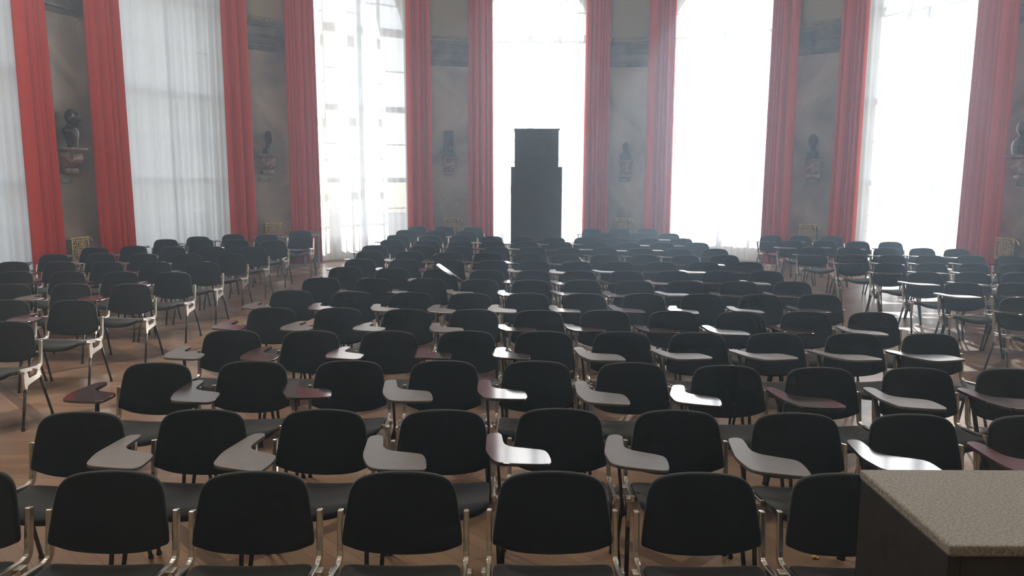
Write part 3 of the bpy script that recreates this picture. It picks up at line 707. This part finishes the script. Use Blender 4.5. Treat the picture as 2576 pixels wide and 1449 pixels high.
SEATS = [
    ('c',0,0,-2.153,2.901,0,'n'), ('c',0,1,-1.566,2.886,-6,'n'), ('c',0,2,-1.003,2.883,2,'n'), ('c',0,3,-0.424,2.888,-6,'n'), ('c',0,4,0.161,2.894,4,'n'),
    ('c',0,5,0.739,2.887,2,'n'), ('c',0,6,1.305,2.884,4,'n'), ('c',1,0,-2.1,3.642,2,'n'), ('c',1,1,-1.524,3.687,-6,'t'), ('c',1,2,-0.928,3.694,-12,'t'),
    ('c',1,3,-0.34,3.694,0,'t'), ('c',1,4,0.239,3.721,0,'t'), ('c',1,5,0.817,3.701,-12,'t'), ('c',1,6,1.393,3.663,-10,'t'), ('c',1,7,1.959,3.65,-10,'t'),
    ('c',1,8,2.519,3.631,-6,'t'), ('c',2,0,-2.181,4.638,-4,'t'), ('c',2,1,-1.612,4.688,-4,'t'), ('c',2,2,-1.015,4.707,4,'t'), ('c',2,3,-0.425,4.715,2,'t'),
    ('c',2,4,0.156,4.713,0,'t'), ('c',2,5,0.745,4.681,-2,'t'), ('c',2,6,1.318,4.618,-16,'t'), ('c',2,7,1.875,4.577,0,'t'), ('c',2,8,2.466,4.575,-4,'t'),
    ('c',2,9,3.031,4.564,0,'t'), ('c',3,0,-2.086,5.646,-4,'t'), ('c',3,1,-1.496,5.642,-12,'t'), ('c',3,2,-0.913,5.637,-10,'t'), ('c',3,3,-0.338,5.647,-6,'t'),
    ('c',3,4,0.239,5.642,-8,'t'), ('c',3,5,0.817,5.638,4,'t'), ('c',3,6,1.377,5.618,10,'t'), ('c',3,7,1.949,5.614,12,'t'), ('c',3,8,2.53,5.609,12,'t'),
    ('c',3,9,3.094,5.604,12,'t'), ('c',4,0,-2.093,6.636,-8,'t'), ('c',4,1,-1.507,6.628,-14,'t'), ('c',4,2,-0.91,6.58,-12,'t'), ('c',4,3,-0.33,6.572,-2,'t'),
    ('c',4,4,0.227,6.543,2,'t'), ('c',4,5,0.805,6.555,0,'t'), ('c',4,6,1.384,6.527,2,'t'), ('c',4,7,1.956,6.519,-4,'t'), ('c',4,8,2.525,6.53,-6,'t'),
    ('c',4,9,3.087,6.503,-10,'t'), ('c',5,0,-2.206,7.636,-8,'t'), ('c',5,1,-1.586,7.571,0,'t'), ('c',5,2,-1.0,7.532,0,'t'), ('c',5,3,-0.415,7.494,-10,'t'),
    ('c',5,4,0.149,7.507,-10,'t'), ('c',5,5,0.713,7.494,-6,'t'), ('c',5,6,1.295,7.508,2,'t'), ('c',5,7,1.869,7.495,-18,'t'), ('c',5,8,2.433,7.483,-10,'t'),
    ('c',5,9,3.021,7.496,0,'t'), ('c',6,0,-2.147,8.598,2,'t'), ('c',6,1,-1.546,8.547,0,'t'), ('c',6,2,-0.951,8.563,-12,'t'), ('c',6,3,-0.364,8.512,4,'t'),
    ('c',6,4,0.207,8.461,-3,'t'), ('c',6,5,0.777,8.476,4,'t'), ('c',6,6,1.353,8.426,-9,'t'), ('c',6,7,1.914,8.44,2,'t'), ('c',6,8,2.503,8.423,-12,'t'),
    ('c',6,9,3.081,8.406,-9,'t'), ('c',7,0,-2.091,9.616,-12,'t'), ('c',7,1,-1.485,9.51,-6,'t'), ('c',7,2,-0.89,9.445,-3,'t'), ('c',7,3,-0.307,9.342,4,'u'),
    ('c',7,4,0.256,9.319,-9,'t'), ('c',7,5,0.812,9.295,-3,'t'), ('c',7,6,1.39,9.312,0,'t'), ('c',7,7,1.96,9.328,-12,'t'), ('c',7,8,2.537,9.344,0,'t'),
    ('c',7,9,3.107,9.36,-9,'t'), ('c',8,0,-2.091,10.535,-12,'t'), ('c',8,1,-1.474,10.505,2,'t'), ('c',8,2,-0.866,10.475,-9,'t'), ('c',8,3,-0.267,10.42,-3,'t'),
    ('c',8,4,0.296,10.413,-6,'t'), ('c',8,5,0.863,10.335,-9,'t'), ('c',8,6,1.424,10.352,4,'t'), ('c',8,7,1.999,10.322,4,'t'), ('c',8,8,2.588,10.34,-3,'t'),
    ('c',8,9,3.17,10.311,-9,'t'), ('c',9,0,-2.157,11.643,4,'t'), ('c',9,1,-1.548,11.603,4,'t'), ('c',9,2,-0.95,11.504,-12,'t'), ('c',9,3,-0.364,11.436,-9,'t'),
    ('c',9,4,0.228,11.369,0,'t'), ('c',9,5,0.788,11.273,0,'t'), ('c',9,6,1.356,11.235,-3,'v'), ('c',9,7,1.943,11.255,-9,'t'), ('c',9,8,2.53,11.219,-9,'t'),
    ('c',9,9,3.112,11.238,-12,'t'), ('c',10,0,-2.252,12.592,4,'t'), ('c',10,1,-1.463,12.593,-12,'t'), ('c',10,2,-0.868,12.475,-9,'t'), ('c',10,3,-0.26,12.428,4,'t'),
    ('c',10,4,0.331,12.381,-9,'t'), ('c',10,5,0.9,12.267,-9,'t'), ('c',10,6,1.475,12.288,4,'t'), ('c',10,7,2.053,12.242,-9,'t'), ('c',10,8,2.621,12.197,-6,'t'),
    ('c',10,9,3.218,12.186,-6,'t'), ('c',11,0,-2.135,13.691,-9,'t'), ('c',11,1,-1.515,13.591,0,'t'), ('c',11,2,-0.913,13.533,2,'t'), ('c',11,3,-0.338,13.475,2,'t'),
    ('c',11,4,0.24,13.418,-9,'t'), ('c',11,5,0.831,13.322,-9,'t'), ('c',11,6,1.437,13.307,2,'t'), ('c',11,7,2.007,13.251,-9,'t'), ('c',11,8,2.587,13.274,-3,'t'),
    ('c',11,9,3.191,13.298,-6,'t'), ('c',12,0,-2.189,14.73,-12,'t'), ('c',12,1,-1.565,14.661,-6,'t'), ('c',12,2,-0.977,14.591,-3,'t'), ('c',12,3,-0.394,14.522,-9,'t'),
    ('c',12,4,0.191,14.454,-9,'t'), ('c',12,5,0.773,14.295,-6,'t'), ('c',12,6,1.359,14.321,-12,'t'), ('c',12,7,1.944,14.21,-6,'t'), ('c',12,8,2.529,14.19,-6,'t'),
    ('c',12,9,3.111,14.171,4,'t'), ('c',13,0,-2.21,16.055,0,'t'), ('c',13,1,-1.571,15.971,0,'t'), ('c',13,2,-0.964,15.887,-12,'t'), ('c',13,3,1.931,15.477,0,'t'),
    ('c',13,4,2.543,15.452,2,'t'), ('c',13,5,3.126,15.374,2,'t'), ('c',14,0,-2.122,17.236,-6,'t'), ('c',14,1,-1.508,17.136,-12,'t'), ('c',14,2,-0.867,17.039,-6,'t'),
    ('c',14,3,1.725,16.666,-6,'t'), ('c',14,4,2.331,16.696,4,'t'), ('c',14,5,2.94,16.727,-6,'t'), ('l',0,0,-3.97,5.957,-3,'n'), ('l',1,0,-4.64,6.99,2,'t'),
    ('l',1,1,-4.023,6.981,-6,'t'), ('l',2,0,-5.257,8.013,-9,'t'), ('l',2,1,-4.647,8.058,-3,'t'), ('l',2,2,-4.017,8.044,-3,'t'), ('l',3,0,-5.893,9.068,2,'t'),
    ('l',3,1,-5.275,9.086,-9,'t'), ('l',3,2,-4.64,9.066,-12,'t'), ('l',3,3,-4.004,9.046,-6,'t'), ('l',4,0,-6.549,10.056,-12,'t'), ('l',4,1,-5.97,10.121,2,'t'),
    ('l',4,2,-5.33,10.094,-6,'t'), ('l',4,3,-4.705,10.113,4,'t'), ('l',4,4,-4.067,10.11,-3,'t'), ('l',5,0,-6.58,11.02,-12,'t'), ('l',5,1,-5.98,11.155,0,'t'),
    ('l',5,2,-5.35,11.12,4,'t'), ('l',5,3,-4.719,11.141,-3,'t'), ('l',5,4,-4.096,11.163,-6,'t'), ('l',6,0,-6.56,12.07,-3,'t'), ('l',6,1,-6.079,12.347,0,'t'),
    ('l',6,2,-5.403,12.235,4,'t'), ('l',6,3,-4.791,12.258,-12,'t'), ('l',6,4,-4.122,12.215,-3,'t'), ('l',7,0,-6.12,13.6,-12,'t'), ('l',7,1,-5.522,13.676,2,'t'),
    ('l',7,2,-4.836,13.536,-9,'t'), ('l',7,3,-4.143,13.401,0,'t'), ('l',8,0,-5.8,14.22,-9,'t'), ('l',8,1,-5.353,14.784,-12,'t'), ('l',8,2,-4.689,14.715,4,'t'),
    ('l',8,3,-4.039,14.647,-9,'t'), ('r',0,0,4.909,7.34,4,'t'), ('r',1,0,4.952,8.39,-3,'t'), ('r',1,1,5.532,8.374,-6,'t'), ('r',2,0,5.016,9.297,0,'t'),
    ('r',2,1,5.597,9.313,-6,'t'), ('r',2,2,6.164,9.291,0,'t'), ('r',3,0,5.059,10.275,-6,'t'), ('r',3,1,5.634,10.293,4,'t'), ('r',3,2,6.178,10.263,-3,'t'),
    ('r',3,3,6.719,10.233,-12,'t'), ('r',4,0,5.054,11.361,0,'t'), ('r',4,1,5.601,11.322,2,'t'), ('r',4,2,6.145,11.284,4,'t'), ('r',4,3,6.76,11.305,4,'t'),
    ('r',4,4,7.316,11.268,-6,'t'), ('r',5,0,4.913,12.553,4,'t'), ('r',5,1,5.497,12.506,-6,'t'), ('r',5,2,6.064,12.458,-12,'t'), ('r',5,3,6.62,12.411,-3,'t'),
    ('r',5,4,7.113,12.295,-12,'t'), ('r',6,0,5.015,13.818,-9,'t'), ('r',6,1,5.618,13.843,-6,'t'), ('r',6,2,6.13,13.656,0,'t'), ('r',6,3,6.688,13.598,0,'t'),
    ('r',7,0,5.02,14.954,-6,'t'), ('r',7,1,5.609,14.98,-9,'t'), ('r',7,2,6.184,14.908,-6,'t'),
]

# ---------------------------------------------------------------- chairs
# (block, row, seat, x, y of the backrest, turn of the tablet in degrees, kind of tablet)
def cr(pts, n=6):
    """closed smooth curve through pts"""
    out = []; m = len(pts)
    for i in range(m):
        p0, p1, p2, p3 = (Vector((*pts[(i + q) % m], 0)) for q in (-1, 0, 1, 2))
        for k in range(n):
            t = k / n; v = .5 * ((2 * p1) + (-p0 + p2) * t + (2 * p0 - 5 * p1 + 4 * p2 - p3) * t * t + (-p0 + 3 * p1 - 3 * p2 + p3) * t ** 3)
            out.append((v.x, v.y))
    return out
def pad(outline, centre, warp, th, name, mats, parent, rings=(1.0, .985, .955, .85, .55, .25)):
    """upholstered pad: outline in 2D, thickness th, warp(a, b, h) -> xyz"""
    n = len(outline); V = []; F = []
    prof = [(1.0, 0.0), (.992, .30), (.975, .46), (.93, .5), (.75, .5), (.5, .5), (.25, .5)]
    seq = [(s, -h) for s, h in prof[::-1]] + [(s, h) for s, h in prof[1:]]
    V.append(warp(centre[0], centre[1], -.5 * th))
    for s, h in seq:
        for a, b in outline: V.append(warp(centre[0] + (a - centre[0]) * s, centre[1] + (b - centre[1]) * s, h * th))
    V.append(warp(centre[0], centre[1], .5 * th))
    F += [(0, 1 + (j + 1) % n, 1 + j) for j in range(n)]
    for k in range(len(seq) - 1):
        for j in range(n): F.append((1 + k * n + j, 1 + k * n + (j + 1) % n, 1 + (k + 1) * n + (j + 1) % n, 1 + (k + 1) * n + j))
    m = 1 + (len(seq) - 1) * n; e = len(V) - 1
    F += [(e, m + j, m + (j + 1) % n) for j in range(n)]
    return link(name, mesh(name, V, F, mats, smooth=True), parent)

YO = .18          # the chair's origin stands on the floor under the seat, YO in front of the backrest's top edge
def make_chair():
    c = empty('writing_chair')
    # backrest, from above the posts down to its curved lower edge
    half = [(0, .770), (.085, .7675), (.145, .760), (.180, .745), (.202, .719), (.212, .685), (.221, .63), (.229, .575), (.234, .530), (.233, .506), (.214, .494), (.165, .472), (.11, .4585), (.05, .4515)]
    ol = cr(half + [(0, .4495)] + [(-a, b) for a, b in half[:0:-1]], 3)
    def wb(a, b, h): return (a, YO - (.77 - b) * .17 - .62 * a * a + .008 + h, b)
    pad(ol, (0, .62), wb, .026, 'backrest', M_fabric, c)
    # seat: sagging between the rails, with a rolled front edge
    sh = [(0, .015), (.12, .013), (.20, .006), (.228, -.02), (.230, -.10), (.228, -.22), (.226, -.33), (.218, -.375), (.19, -.40), (.12, -.412)]
    so_ = cr(sh + [(0, -.416)] + [(-a, b) for a, b in sh[:0:-1]], 3)
    def ws(a, b, h):
        sag = .032 * (1 - (a / .23) ** 2) * (.40 + .60 * min(1, max(0, -b / .3)))
        drop = .028 * max(0, (-b - .33) / .08) ** 2
        return (a, YO - .083 + b * .85, .416 - .010 * math.sin(pi * min(1, max(0, (-b) / .42))) + .040 * (-b) / .4 - sag - drop + h)
    pad(so_, (0, -.20), ws, .030, 'seat', M_fabric, c)
    for s in (-1, 1):
        # cast frame: post beside the backrest, bend, rail along the seat
        f = MB(); X = s * .2475
        path = [(X, YO - .018, .622), (X, YO - .034, .52), (X, YO - .042, .465), (X, YO - .050, .440), (X, YO - .067, .425), (X, YO - .10, .421), (X, YO - .30, .443), (X, YO - .335, .447)]
        f.bar(path, .0215, .032); f.build('side_frame', M_alu, c, .004)
        # bracket below the rail that holds the legs
        k = MB(); y0 = YO
        poly = [(-.315, .425), (-.262, .425), (-.258, .415), (-.254, .385), (-.244, .374), (-.148, .380), (-.140, .392), (-.138, .415), (-.104, .415), (-.098, .408), (-.082, .352), (-.104, .345), (-.140, .342), (-.252, .325), (-.272, .318), (-.285, .288), (-.305, .288), (-.312, .33)]
        xi = s * .262
        k.prism([(y0 + a, b) for a, b in poly][::-1], xi - .009, xi + .009, 'x')
        for a, b in ((-.292, .430), (-.121, .413)):
            k.box(min(X, xi + s * .014), max(X, xi + s * .014), y0 + a - .021, y0 + a + .021, b - .014, b + .010)
        k.build('leg_bracket', M_alu, c, .004)
        for (ya, za, yb) in ((-.296, .30, -.392), (-.095, .355, .012)):
            l = MB(); l.tube([(s * .263, y0 + ya, za), (s * .277, y0 + yb, .012)], .0105, 10); leg = l.build('leg', M_leg, c)
            t = MB(); t.tube([(s * .277, y0 + yb, 0), (s * .277, y0 + yb, .014)], .0135, 10); t.build('foot', M_foot, leg)
    return c
TP = [(-0.356, -0.100), (-0.334, -0.067), (-0.304, -0.064), (-0.286, -0.095), (-0.278, -0.159), (-0.266, -0.236), (-0.234, -0.276), (-0.187, -0.295), (-0.094, -0.325), (-0.066, -0.362),
      (-0.053, -0.434), (-0.050, -0.488), (-0.064, -0.514), (-0.105, -0.520), (-0.234, -0.509), (-0.295, -0.485), (-0.325, -0.418), (-0.348, -0.33), (-0.354, -0.209)]
TPI = (-.309, -.16)                                      # the tablet turns about the head of its arm
TPS = [(a - TPI[0], b - TPI[1]) for a, b in TP]
def make_tablet(mat_, parent, kind='t'):
    o = cr(TPS, 3); mb = MB(); n = len(o)
    V = []
    for z, s in ((0, .985), (.003, 1), (.013, 1), (.016, .99)): V += [(.03 + (a - .03) * s, -.15 + (b + .15) * s, z) for a, b in o]
    F = []
    for k in range(3):
        for j in range(n): F.append((k * n + j, k * n + (j + 1) % n, (k + 1) * n + (j + 1) % n, (k + 1) * n + j))
    F = [f[::-1] for f in F]
    F += [tuple(range(n)), tuple(range(3 * n, 4 * n))[::-1]]
    mb.add(V, F); t = mb.build('writing_tablet', mat_, parent)
    # the fitting screwed under the tablet turns with it
    h = MB(); h.box(-.028, .022, -.05, .025, -.006, .0); h.tube([(0, 0, -.024), (0, 0, -.004)], .013, 10); h.build('tablet_hinge', M_leg, t, .002)
    return t
chair0 = make_chair()
tabs = [make_tablet(m, None) for m in M_tab]
armm = MB()
armm.bar([(-.285, YO - .255, .325), (-.288, YO - .225, .42), (-.298, YO - .185, .56), (-.306, YO - .165, .615), (-.308, YO - .16, .632)], .014, .030)
armm.tube([(-.289, YO - .252, .345), (-.262, YO - .252, .345)], .014, 10)
arm0 = armm.build('tablet_arm', M_leg, None, .003)

SEAT_RND = random.Random(11)
BLK = {'c': 'centre block', 'l': 'left block', 'r': 'right block'}
NROW = {'c': 15, 'l': 9, 'r': 8}
used = False
stack_src = None
for (b, i, j, x, y, sw, kind) in SEATS:
    if not used: c = chair0; used = True
    else: c = copy_tree(chair0)
    yaw = math.radians(SEAT_RND.uniform(-2.2, 2.2))
    c.rotation_euler = (0, 0, yaw)
    c.location = (x + YO * math.sin(yaw), y - YO * math.cos(yaw), 0)
    extra = 'with writing tablet'
    if kind == 'n': extra = 'without tablet'
    if kind in ('u', 'v'): extra = 'with its tablet tipped up'
    place = '%s row of the %s, %s from left' % (WORDS[i], BLK[b], WORDS[j])
    tag(c, 'black chair %s, %s' % (extra, place), 'chair', 'black chairs of the ' + BLK[b])
    if kind != 'n':
        a = arm0.copy(); COL.objects.link(a); a.parent = c
        r_ = SEAT_RND.random(); src = tabs[0] if r_ < .36 else tabs[1] if r_ < .68 else tabs[2] if r_ < .97 else tabs[3]
        if b == 'c' and (i, j) in ((1, 4), (2, 4), (2, 6), (3, 4), (1, 7), (2, 2)): src = tabs[0]
        if b == 'c' and (i, j) in ((1, 5), (2, 5), (3, 5), (2, 3)): src = tabs[2]
        if (b, i, j) in (('c', 4, 0), ('l', 1, 1), ('l', 2, 2)): src = tabs[3]
        t = copy_tree(src, c)
        tz = SEAT_RND.uniform(-1.9, .5) if src is not tabs[0] else SEAT_RND.uniform(-2.6, -1.3); ty = SEAT_RND.uniform(-1.0, 1.0)
        tz -= {'r': 2.2, 'l': 1.2, 'c': 1.6 if i >= 3 else 0}[b]
        if kind == 't': t.matrix_local = Matrix.Translation((TPI[0], YO + TPI[1], .650)) @ Matrix.Rotation(math.radians(sw), 4, 'Z') @ Matrix.Rotation(math.radians(tz), 4, 'X') @ Matrix.Rotation(math.radians(ty), 4, 'Y')
        elif kind == 'u': t.matrix_local = Matrix.Translation((TPI[0], YO + TPI[1], .650)) @ Matrix.Rotation(math.radians(38), 4, 'Y') @ Matrix.Rotation(math.radians(-88), 4, 'Z')
        else: t.matrix_local = Matrix.Translation((TPI[0], YO + TPI[1], .650)) @ Matrix.Rotation(math.radians(50), 4, 'Y') @ Matrix.Rotation(math.radians(-30), 4, 'Z')
    if (b, i, j) == ('l', 8, 3): stack_src = c
for o in tabs + [arm0]:
    for ch in list(o.children): bpy.data.objects.remove(ch, do_unlink=True)
    bpy.data.objects.remove(o, do_unlink=True)
c = copy_tree(stack_src, None, ('writing_tablet', 'tablet_arm'))
c.location = stack_src.location + Vector((0.0, .035, .085))
tag(c, 'black chair stacked on the aisle chair of the last row, left block', 'chair', 'black chairs of the left block')

# ---------------------------------------------------------------- added haze volume, stands in for veiling lens glare and sunbeams
hz = [(CX + (x - CX) * .985, (y if y < 9 else CY + (y - CY) * .985)) for x, y in [(XL[0] + .05, YB + .05)] + [P(RW - .02, -A_END + 2 * A_END * k / 60, 0)[:2] for k in range(61)] + [(XR[0] - .05, YB + .05)]]
mb = MB(); mb.prism(hz[::-1], .015, ZTOP - .02); HAZE = mb
m = bpy.data.materials.new('glare_haze_volume'); m.use_nodes = True; t = m.node_tree; t.nodes.clear()
out = t.nodes.new('ShaderNodeOutputMaterial'); vs = t.nodes.new('ShaderNodeVolumeScatter')
vs.inputs['Color'].default_value = (.58, .79, 1.0, 1); vs.inputs['Density'].default_value = .015; vs.inputs['Anisotropy'].default_value = .72
t.links.new(vs.outputs[0], out.inputs['Volume'])
HZ_ON = True
if HZ_ON:
    o = mb.build('haze', m); tag(o, 'thin bluish haze through the whole hall, standing in for lens glare', 'haze', None, 'stuff')
    try: m.cycles.homogeneous_volume = True
    except Exception: pass
